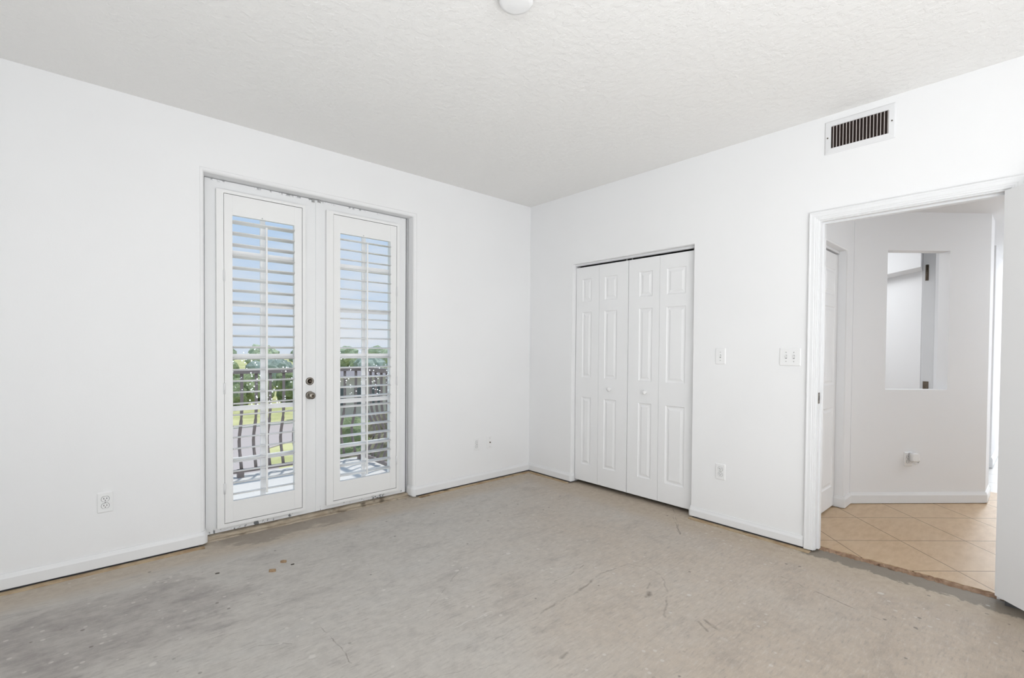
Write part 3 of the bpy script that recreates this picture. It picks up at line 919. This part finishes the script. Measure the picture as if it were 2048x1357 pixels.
def panel_slab(u0, u1, w0, w1, th, panels, T, both=False):
    mb = MB()
    panel_face(mb, u0, u1, w0, w1, panels, T)
    if both:
        panel_face(mb, u0, u1, w0, w1, panels, lambda u, d, w: T(u, th - d, w))
    else:
        mb.add([T(u0, th, w0), T(u1, th, w0), T(u1, th, w1), T(u0, th, w1)], [(0, 1, 2, 3)])
    for a, b in (((u0, w0), (u1, w0)), ((u1, w0), (u1, w1)), ((u1, w1), (u0, w1)), ((u0, w1), (u0, w0))):
        mb.add([T(a[0], 0, a[1]), T(b[0], 0, b[1]), T(b[0], th, b[1]), T(a[0], th, a[1])], [(0, 1, 2, 3)])
    return mb

# closet bifold doors at x = 0.052
def bifold(name, y_edges, knob_y, knob_leaf, label, inset):
    root = thing(name, (0.07, (y_edges[0] + y_edges[-1]) / 2, 0.035), label, 'closet door', None, 'structure')
    for i in range(2):
        a, b = y_edges[i] - 0.001, y_edges[i + 1] + 0.001
        def T(u, d, w, a=a):
            return (0.052 + d, a - u, w)
        wd = a - b
        il, ir = inset[i]
        pans = [(il, wd - ir, z0, z1) for z0, z1 in ((0.195, 0.828), (1.013, 1.626), (1.724, 1.935))]
        leaf = panel_slab(0, wd, 0.036, 2.047, 0.032, pans, T).build('door_leaf', M['door'], root)
        if i == knob_leaf:
            MB().lathe([(0.010, 0.0), (0.009, 0.006), (0.008, 0.012), (0.013, 0.018), (0.018, 0.025), (0.019, 0.031), (0.015, 0.037), (0.0, 0.039)],
                       lambda p, q, h: (0.052 - h, knob_y + p, 0.922 + q)).build('knob', M['plastic'], leaf)
    MB().box(0.060, 0.070, y_edges[0] - 0.03, y_edges[0] - 0.022, 2.047, 2.062).box(0.060, 0.070, y_edges[2] + 0.022, y_edges[2] + 0.03, 2.047, 2.062).build('pivot_pin', M['steel'], root)
bifold('door_3', (-0.583, -0.853, -1.167), -0.990, 1, 'left white bifold closet door with raised panels and a round knob', ((0.075, 0.085), (0.062, 0.115)))
bifold('door_4', (-1.170, -1.468, -1.7825), -1.350, 0, 'right white bifold closet door with raised panels and a round knob', ((0.105, 0.065), (0.062, 0.085)))
tr = MB().box(0.043, 0.075, CY1 + 0.001, CY0 - 0.001, 2.064, 2.0795)
tag(tr.build('closet_door_track', M['white_metal']), 'white metal bifold track at the top of the closet opening', 'door track')

# hall closet doors
hr = thing('door_5', (0.7, -2.43, 0.03), 'white panelled hall closet door seen through the doorway', 'closet door', None, 'structure')
for a, b in ((0.302, 0.698), (0.700, 1.096)):
    wd = b - a
    panel_slab(0, wd, 0.028, 2.050, 0.032, [(0.07, wd - 0.07, z0, z1) for z0, z1 in ((0.19, 0.83), (1.01, 1.63), (1.72, 1.93))], lambda u, d, w, a=a: (a + u, -2.447 + d, w)).build('door_leaf', M['door'], hr)
tag(MB().box(0.302, 1.097, -2.455, -2.425, 2.062, 2.0815).build('closet_door_track', M['white_metal']), 'white metal track above the hall closet door', 'door track')

# open bedroom door, swung 135 degrees off the hall doorway
HX, HY = -0.022, -3.424
ta = Vector((-0.7071, -0.7071, 0)); nb = Vector((0.7071, -0.7071, 0))
def TD(u, d, w):
    q = Vector((HX, HY, 0)) + ta * u + nb * d
    return (q.x, q.y, w)
dr = thing('door_6', TD(0, 0.017, 0.05), 'white bedroom door standing wide open at the right edge', 'door', None, 'structure')
pn = []
for c0, c1 in ((0.150, 0.350), (0.430, 0.630)):
    pn += [(c0, c1, z0, z1) for z0, z1 in ((0.27, 0.90), (1.08, 1.68), (1.78, 1.97))]
panel_slab(0, 0.78, 0.050, 2.087, 0.035, pn, TD, True).build('door_slab', M['door'], dr)
for dep, sg in ((0, -1), (0.035, 1)):
    MB().lathe([(0.032, 0), (0.032, 0.006), (0.012, 0.010), (0.011, 0.032), (0.024, 0.045), (0.027, 0.058), (0.020, 0.068), (0, 0.070)], lambda p, q, h, dep=dep, sg=sg: TD(0.71 + p, dep + sg * h, 0.96 + q)).build('door_knob', M['nickel'], dr)
for z in (0.25, 1.05, 1.88):
    MB().tube([TD(-0.006, 0.038, z - 0.045), TD(-0.006, 0.038, z + 0.045)], 0.006).build('hinge', M['nickel'], dr)

# ------------------------------------------------------------------ doorway jamb and casing
jm = MB().box(0.0, 0.115, DY0, DY0 + 0.018, 0.012, DZ + .018).box(0.0, 0.115, DY1 - 0.018, DY1, 0.03, DZ + .018).box(0.0, 0.115, DY1, DY0, DZ, DZ + 0.018)
jm.box(0.040, 0.075, DY0 - 0.011, DY0, 0.012, DZ).box(0.040, 0.075, DY1, DY1 + 0.011, 0.012, DZ).box(0.040, 0.075, DY1 + 0.011, DY0 - 0.011, DZ - 0.011, DZ)
struct(jm.build('trim_3', M['trim']), 'white jamb and stop of the hall doorway', 'trim')
cp = [(0, 0), (0, 0.008), (0.004, 0.011), (0.010, 0.011), (0.013, 0.0135), (0.020, 0.0135), (0.024, 0.016), (0.040, 0.0165), (0.046, 0.019), (0.052, 0.019), (0.0545, 0.016), (0.0545, 0)]
def casing_path():
    return [(0, DY0 + 0.006, 0.012), (0, DY0 + 0.006, DZ + 0.006), (0, DY1 - 0.006, DZ + 0.006), (0, DY1 - 0.006, 0.055)]
cs = MB()
cs.sweep([(-u, w) for u, w in cp], casing_path(), (-1, 0, 0))
struct(cs.build('trim_4', M['trim']), 'white moulded casing around the hall doorway', 'trim')
st = thing('strike_plate', (0.027, DY0 - 0.002, 0.98), 'small dark metal strike plate on the left jamb of the hall doorway', 'strike plate')
MB().box(0.010, 0.036, DY0 - 0.0025, DY0, 0.945, 1.015).build('plate', M['dark_bronze'], st, 0.001)
MB().box(0.017, 0.029, DY0 - 0.0028, DY0 - 0.0004, 0.965, 0.995).build('latch_hole', M['slot'], st)

# ------------------------------------------------------------------ electrical plates
def frame_left(cx, cz):     # on wall y = 0
    return (cx, 0, cz), lambda u, w, d: (cx + u, -d, cz + w)
def frame_right(cy, cz):    # on wall x = 0
    return (0, cy, cz), lambda u, w, d: (-d, cy - u, cz + w)
def frame_angled(s, cz):
    return TA(s, cz, 0), lambda u, w, d: TA(s + u, cz + w, -d)
def rrect(hw, hh, r, n=4):
    out = []
    for cx, cy, a in ((hw - r, hh - r, 0), (-hw + r, hh - r, 90), (-hw + r, -hh + r, 180), (hw - r, -hh + r, 270)):
        out += [(cx + r * math.cos(math.radians(a + 90 * i / n)), cy + r * math.sin(math.radians(a + 90 * i / n))) for i in range(n + 1)]
    return out
def plate(root, T, w, h):
    m = MB()
    o1, o2 = rrect(w / 2, h / 2, 0.004), rrect(w / 2 - 0.004, h / 2 - 0.004, 0.003)
    n = len(o1)
    vs = [T(u, v, 0.0) for u, v in o1] + [T(u, v, 0.003) for u, v in o1] + [T(u, v, 0.006) for u, v in o2]
    fs = [(i, (i + 1) % n, n + (i + 1) % n, n + i) for i in range(n)] + [(n + i, n + (i + 1) % n, 2 * n + (i + 1) % n, 2 * n + i) for i in range(n)]
    fs += [tuple(range(2 * n, 3 * n)), tuple(range(n))[::-1]]
    m.add(vs, fs)
    return m.build('cover_plate', M['plastic'], root)
def screw(root, T, u, w, d=0.006):
    MB().lathe([(0.0032, 0), (0.0032, 0.0012), (0, 0.0015)], lambda p, q, h: T(u + p, w + q, d + h), 12).build('screw', M['steel'], root)
def outlet(fr, label, w=0.071, h=0.116):
    loc, T = fr
    root = thing('wall_outlet', loc, label, 'outlet', 'duplex wall outlets')
    plate(root, T, w, h)
    for s in (-1, 1):
        cz = s * 0.0195
        pts = []
        for i in range(28):
            a = 2 * PI * i / 28
            pts.append((0.0172 * math.cos(a), max(-0.0142, min(0.0142, 0.0172 * math.sin(a)))))
        rim = [(u * 1.09, v * 1.09) for u, v in pts]
        MB().prism(rim, 0.0055, 0.0064, lambda u, v, t: T(u, cz + v, t)).build('socket_rim', M['gap'], root)
        so = MB().prism(pts, 0.0055, 0.0085, lambda u, v, t: T(u, cz + v, t)).build('socket', M['plastic'], root)
        MB().prism(rrect(0.0014, 0.0045, 0.0006, 2), 0.0084, 0.0090, lambda u, v, t: T(u - 0.0065, cz + 0.003 + v, t)).prism(rrect(0.0014, 0.0036, 0.0006, 2), 0.0084, 0.0090, lambda u, v, t: T(u + 0.0065, cz + 0.003 + v, t)).prism(rrect(0.0024, 0.0024, 0.0022, 4), 0.0084, 0.0090, lambda u, v, t: T(u, cz - 0.0075 + v, t)).build('slot', M['slot'], so)
    screw(root, T, 0, 0)
    return root
def switch_plate(fr, label, gangs):
    loc, T = fr
    root = thing('light_switch', loc, label, 'light switch')
    plate(root, T, 0.073 if gangs == 1 else 0.126, 0.117)
    for g in range(gangs):
        cu = (g - (gangs - 1) / 2) * 0.046
        MB().prism(rrect(0.0052, 0.012, 0.001, 2), 0.0055, 0.0064, lambda u, v, t: T(cu + u, v, t)).build('switch_slot', M['gap'], root)
        m = MB()
        sec = [(0.006, -0.009), (0.006, 0.008), (0.0165, 0.0105), (0.0175, 0.0065), (0.0095, -0.007)]
        m.prism(sec, -0.0042, 0.0042, lambda d, v, t: T(cu + t, v, d))
        m.build('toggle', M['plastic'], root)
        for s in (-1, 1): screw(root, T, cu, s * 0.030)
    return root
outlet(frame_left(-3.362, 0.385), 'white duplex outlet low on the wall left of the glass doors')
outlet(frame_left(-0.688, 0.370), 'white duplex outlet low on the wall between the glass doors and the corner')
outlet(frame_right(-2.012, 0.394), 'white duplex outlet below the single light switch beside the closet')
switch_plate(frame_right(-2.000, 1.235), 'white single toggle light switch just right of the closet', 1)
switch_plate(frame_right(-2.459, 1.239), 'white double toggle light switch next to the doorway casing', 2)
loc, T = frame_left(-0.530, 0.370)
cx = thing('coax_plate', loc, 'narrow white cable jack plate near the corner, right of an outlet', 'cable jack')
plate(cx, T, 0.068, 0.115)
MB().lathe([(0.0065, 0.0055), (0.0065, 0.009), (0.0048, 0.009), (0.0048, 0.017), (0.0035, 0.017), (0, 0.014)], lambda p, q, h: T(p, q, h), 16).build('connector', M['dark_bronze'], cx)
for s in (-1, 1): screw(cx, T, 0, s * 0.041)
# hall outlet with plug-in freshener
fr = frame_angled(0.492, 0.384)
outlet(fr, 'white outlet on the angled hall wall behind the plug-in freshener')
loc, T = frame_angled(0.512, 0.392)
pf = thing('plug_in_freshener', T(0, 0, 0.012), 'white plug-in air freshener in the outlet on the angled hall wall', 'air freshener')
hb = MB()
hr_ = [(0.0095, 1.0), (0.040, 1.0), (0.047, 0.93), (0.050, 0.80)]
ou = rrect(0.030, 0.036, 0.014, 6); nq = len(ou)
vs = [T(u * k_ + 0.006, v * k_ + 0.012, t) for t, k_ in hr_ for u, v in ou]
hb.add(vs, [(i * nq + j, i * nq + (j + 1) % nq, (i + 1) * nq + (j + 1) % nq, (i + 1) * nq + j) for i in range(3) for j in range(nq)], True)
hb.add(vs[-nq:], [tuple(range(nq))])
hb.add(vs[:nq], [tuple(range(nq))[::-1]])
hb.build('housing', M['plastic'], pf)
MB().tube([T(-0.005, -0.026, 0.03), T(0.012, -0.040, 0.036), T(0.032, -0.036, 0.038), T(0.042, -0.018, 0.038), T(0.041, 0.004, 0.036)], 0.006, 10).build('loop', M['plastic'], pf)

# ------------------------------------------------------------------ wall vent
vr = thing('wall_vent', (0, -2.808, 2.598), 'white air vent with vertical slats high on the wall above the hall doorway', 'air vent')
VY0, VY1, VZ0, VZ1 = -2.634, -2.983, 2.497, 2.699
GY0, GY1, GZ0, GZ1 = -2.668, -2.952, 2.530, 2.664
f = MB()
def vent_ring(y0, y1, z0, z1, x):
    return [(x, y0, z0), (x, y1, z0), (x, y1, z1), (x, y0, z1)]
rings = [vent_ring(VY0, VY1, VZ0, VZ1, 0), vent_ring(VY0, VY1, VZ0, VZ1, -0.003), vent_ring(VY0 - .006, VY1 + .006, VZ0 + .006, VZ1 - .006, -0.008), vent_ring(GY0, GY1, GZ0, GZ1, -0.010), vent_ring(GY0, GY1, GZ0, GZ1, 0.0)]
f.add([q for r in rings for q in r], [(4 * i + j, 4 * i + (j + 1) % 4, 4 * i + 4 + (j + 1) % 4, 4 * i + 4 + j) for i in range(4) for j in range(4)])
f.build('vent_frame', M['white_metal'], vr)
MB().add([(-0.0012, GY0, GZ0), (-0.0012, GY1, GZ0), (-0.0012, GY1, GZ1), (-0.0012, GY0, GZ1)], [(0, 1, 2, 3)]).build('duct_opening', M['duct'], vr)
n = 17
sp = (GY0 - GY1) / n
first = None
for i in range(n):
    y = GY0 - sp * (i + 0.72)
    if first is None:
        y0_ = y
        a = math.radians(24)
        def TVn(u, v, t): return (-0.0058 + u * math.cos(a) - v * math.sin(a), y0_ + u * math.sin(a) + v * math.cos(a), t)
        first = MB().prism([(-0.0042, -0.0014), (0.0042, -0.0014), (0.0042, 0.0014), (-0.0042, 0.0014)], GZ0 + .001, GZ1 - .001, TVn).build('slat', M['slat'], vr)
        b0 = first.location.copy()
    else:
        dup(first, vr, (b0.x, b0.y + y - y0_, b0.z))
for y in (-2.651, -2.967):
    MB().lathe([(0.004, 0.0), (0.004, 0.002), (0, 0.0025)], lambda p, q, h, y=y: (-0.0095 - h, y + p, 2.597 + q), 12).build('screw', M['dark_bronze'], vr)

# ------------------------------------------------------------------ smoke detector
sx, sy = -2.064 - 0.047, -2.038 - 0.052
sd = thing('smoke_detector', (sx, sy, H), 'round white smoke detector on the ceiling', 'smoke detector')
MB().lathe([(0.0, 0.0), (0.066, 0.0), (0.068, 0.006), (0.068, 0.012), (0.0, 0.012)], lambda p, q, h: (sx + p, sy + q, H - h), 48).build('mounting_base', M['plastic'], sd)
MB().lathe([(0.066, 0.012), (0.070, 0.016), (0.070, 0.030), (0.064, 0.038), (0.050, 0.041), (0.0, 0.042)], lambda p, q, h: (sx + p, sy + q, H - h), 48).build('cover', M['plastic'], sd)

# ------------------------------------------------------------------ debris on the slab
def chip(name, x, y, lx, ly, lz, rot, mat, label, seed):
    rnd = random.Random(seed)
    mb = MB()
    n = 7
    ca, sa = math.cos(rot), math.sin(rot)
    vs = []
    for z in (0.0, lz):
        for i in range(n):
            a = 2 * PI * i / n
            u = max(-1, min(1, 1.35 * math.cos(a))) * lx / 2 * rnd.uniform(0.9, 1.05); v = max(-1, min(1, 1.35 * math.sin(a))) * ly / 2 * rnd.uniform(0.85, 1.1)
            vs.append((x + u * ca - v * sa, y + u * sa + v * ca, z + (rnd.uniform(-.15, .1) * lz if z else 0)))
    mb.add(vs, [tuple(range(n))[::-1], tuple(range(n, 2 * n))] + [(i, (i + 1) % n, n + (i + 1) % n, n + i) for i in range(n)])
    tag(mb.build(name, mat), label, 'debris', 'bits of debris on the concrete')
rr = -math.atan2(0.667, 0.745)
chip('wood_chip', -2.573, -0.576, 0.036, 0.016, 0.011, rr + 0.15, M['chip'], 'tan wood chip on the concrete, the one nearer the glass doors', 1)
chip('wood_chip', -2.656, -0.659, 0.036, 0.016, 0.013, rr + 0.25, M['chip'], 'reddish brown wood chip on the concrete, nearer the viewer', 2)
chip('grit_shard', -2.542, -0.642, 0.020, 0.006, 0.004, rr + 0.6, M['chip_dark'], 'small dark shard right of the two wood chips', 3)
chip('grit_shard', -2.895, -0.483, 0.022, 0.007, 0.004, rr + 0.5, M['chip_dark'], 'small dark shard left of the two wood chips', 4)

# ------------------------------------------------------------------ balcony
bal = MB().box(-3.9, -0.78, 0.165, 2.32, -0.30, -0.135)
struct(bal.build('floor_balcony', M['balcony']), 'pale concrete balcony floor outside the glass doors', 'floor')
rl = thing('balcony_railing', (-2.3, 2.2, -0.135), 'dark bronze balcony railing with bowed balusters outside the glass doors', 'railing')
RZ = 1.035
MB().box(-3.9, -0.81, 2.165, 2.235, RZ - 0.05, RZ).box(-0.88, -0.81, 0.17, 2.165, RZ - 0.05, RZ).build('top_rail', M['rail'], rl)
MB().box(-3.9, -0.825, 2.18, 2.22, -0.085, -0.05).box(-0.865, -0.825, 0.17, 2.18, -0.085, -0.05).build('bottom_rail', M['rail'], rl)
for x, y in ((-0.845, 2.2), (-2.20, 2.2), (-3.6, 2.2)):
    MB().box(x - 0.03, x + 0.03, y - 0.03, y + 0.03, -0.135, -0.05).build('post_shoe', M['rail'], rl)
def baluster_pts(x, y, ox, oy):
    pts = []
    for i in range(15):
        t = i / 14
        z = -0.06 + (RZ - 0.045 + 0.06) * t
        b = 0.125 * math.exp(-((t - 0.27) / 0.20) ** 2)
        pts.append((x + ox * b, y + oy * b, z))
    return pts
first = None
x0_ = -2.185
for i in range(-11, 10):
    x = x0_ + 0.142 * i
    if first is None:
        xf = x
        first = MB().tube(baluster_pts(x, 2.2, 0, 1), 0.0165, 8).build('baluster', M['rail'], rl); b0 = first.location.copy()
    else:
        dup(first, rl, (b0.x + x - xf, b0.y, b0.z))
first = None
for i in range(13):
    y = 2.06 - 0.142 * i
    if first is None:
        yf_ = y
        first = MB().tube(baluster_pts(-0.845, y, 1, 0), 0.0165, 8).build('baluster', M['rail'], rl); b0 = first.location.copy()
    else:
        dup(first, rl, (b0.x, b0.y + y - yf_, b0.z))

# ------------------------------------------------------------------ grounds below
GZ = -6.0
o = MB().add([(-150, 8, GZ), (260, 8, GZ), (260, 400, GZ), (-150, 400, GZ)], [(0, 1, 2, 3)]).build('ground', M['grass'])
struct(o, 'yellow-green lawn beyond the street', 'lawn')
o = MB().prism([(-20, 14), (6.3, 14), (5.3, 22), (5.0, 29), (6.2, 33), (10.5, 36.5), (12.3, 39), (12.3, 43.4), (-20, 43.5)], 0, 0.06, lambda u, v, t: (u, v, GZ + t)).build('road', M['road'])
struct(o, 'pinkish grey street below the balcony', 'road')
o = MB().prism([(-20, 43.6), (12.3, 43.5), (12.3, 44.1), (-20, 44.2)], 0, 0.16, lambda u, v, t: (u, v, GZ + t)).build('kerb', M['kerb'])
struct(o, 'pale kerb line between street and lawn', 'kerb')

def blob(mb, c, r, seed, sub=2, squash=1.0):
    bm = bmesh.new()
    bmesh.ops.create_icosphere(bm, subdivisions=sub, radius=1.0)
    rnd = random.Random(seed)
    ph = [rnd.uniform(0, 6.28) for _ in range(6)]
    vs = []
    for v in bm.verts:
        d = v.co
        k = 1 + 0.16 * math.sin(5 * d.x + ph[0]) * math.sin(4 * d.y + ph[1]) + 0.10 * math.sin(9 * d.z + ph[2] + 7 * d.x) + 0.08 * math.sin(13 * d.y + ph[3] + 11 * d.z) + rnd.uniform(-0.07, 0.07)
        vs.append((c[0] + d.x * r * k, c[1] + d.y * r * k, c[2] + d.z * r * k * squash))
    fs = [tuple(v.index for v in f.verts) for f in bm.faces]
    bm.free()
    mb.add(vs, fs, False)
def tree(x, y, h, r, mat, label, cat, group, seed, name='tree', z0=GZ, trunk=True):
    root = thing(name, (x, y, z0), label, cat, group)
    rnd = random.Random(seed)
    mb = MB()
    for i in range(9):
        a = rnd.uniform(0, 6.28); q = rnd.uniform(0, 0.65) * r
        zz = z0 + h * rnd.uniform(0.45 if trunk else 0.25, 0.80)
        blob(mb, (x + q * math.cos(a), y + q * math.sin(a), zz), min(r * rnd.uniform(0.42, 0.62), z0 + h - zz + 0.2 * r), seed * 31 + i)
    mb.build('crown', mat, root, merge=False)
    MB().tube([(x, y, z0), (x + 0.1, y, z0 + h * 0.3), (x, y + 0.1, z0 + h * 0.6)], [0.05 * r + 0.08, 0.04 * r + 0.06, 0.03 * r], 8).build('trunk', M['bark'], root)
    return root
rnd = random.Random(21)
for i in range(26):            # hazy tree belt on the horizon, two staggered ranks
    x = -6 + i * 6.5 + rnd.uniform(-1, 1)
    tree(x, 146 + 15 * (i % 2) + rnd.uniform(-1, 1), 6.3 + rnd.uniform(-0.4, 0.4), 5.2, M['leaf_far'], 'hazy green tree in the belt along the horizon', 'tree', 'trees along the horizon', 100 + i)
rnd = random.Random(22)
for i in range(20):            # darker rows behind the lawn
    x = 2 + i * 4.3 + rnd.uniform(-0.5, 0.5)
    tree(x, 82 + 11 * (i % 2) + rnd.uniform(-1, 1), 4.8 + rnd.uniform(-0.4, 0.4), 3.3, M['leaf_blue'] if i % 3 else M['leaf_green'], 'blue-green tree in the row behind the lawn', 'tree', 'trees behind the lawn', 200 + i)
rnd = random.Random(23)
for i in range(12):            # bushes at the lawn's far edge
    x = 3.5 + i * 3.2 + rnd.uniform(-.3, .3)
    tree(x, 60 + 7 * (i % 2) + rnd.uniform(-.5, .5), 3.7 + rnd.uniform(-0.5, 0.4), 2.4, M['leaf_green'], 'low bright green bush at the far edge of the lawn', 'bush', 'bushes at the edge of the lawn', 300 + i, 'bush', GZ, False)
# nearer planting seen through the right-hand door
tree(7.2, 21.5, 3.6, 1.7, M['leaf_green'], 'green tree behind the left half of the right shutter', 'tree', None, 41)
tree(4.3, 11.5, 5.0, 1.5, M['leaf_dry'], 'brownish tree close outside, behind the right edge of the right shutter', 'tree', None, 42)
tree(7.3, 15.8, 4.9, 1.9, M['leaf_dry'], 'brownish tree further off outside, beyond the right balcony corner', 'tree', None, 43)
tree(5.6, 17.3, 2.3, 1.1, M['leaf_dry'], 'low brown bush below the balcony, seen through the right shutter', 'bush', None, 44, 'bush', GZ, False)
# house across the street
hs = thing('house', (16, 41, GZ), 'pale grey house with grey roof beyond the street, seen through the right shutter', 'house')
MB().box(13.2, 19.5, 41, 47, GZ, GZ + 4.5).build('wall', M['house'], hs)
MB().prism([(-0.5, 4.5), (6.5, 4.5), (3, 5.2)], 12.8, 19.9, lambda u, v, t: (t, 41 + u, GZ + v)).build('roof', M['roof'], hs)
for x in (14, 16, 17.8):
    MB().box(x, x + 0.9, 40.94, 41.0, GZ + 1.6, GZ + 3.4).build('window', M['pane_dark'], hs)
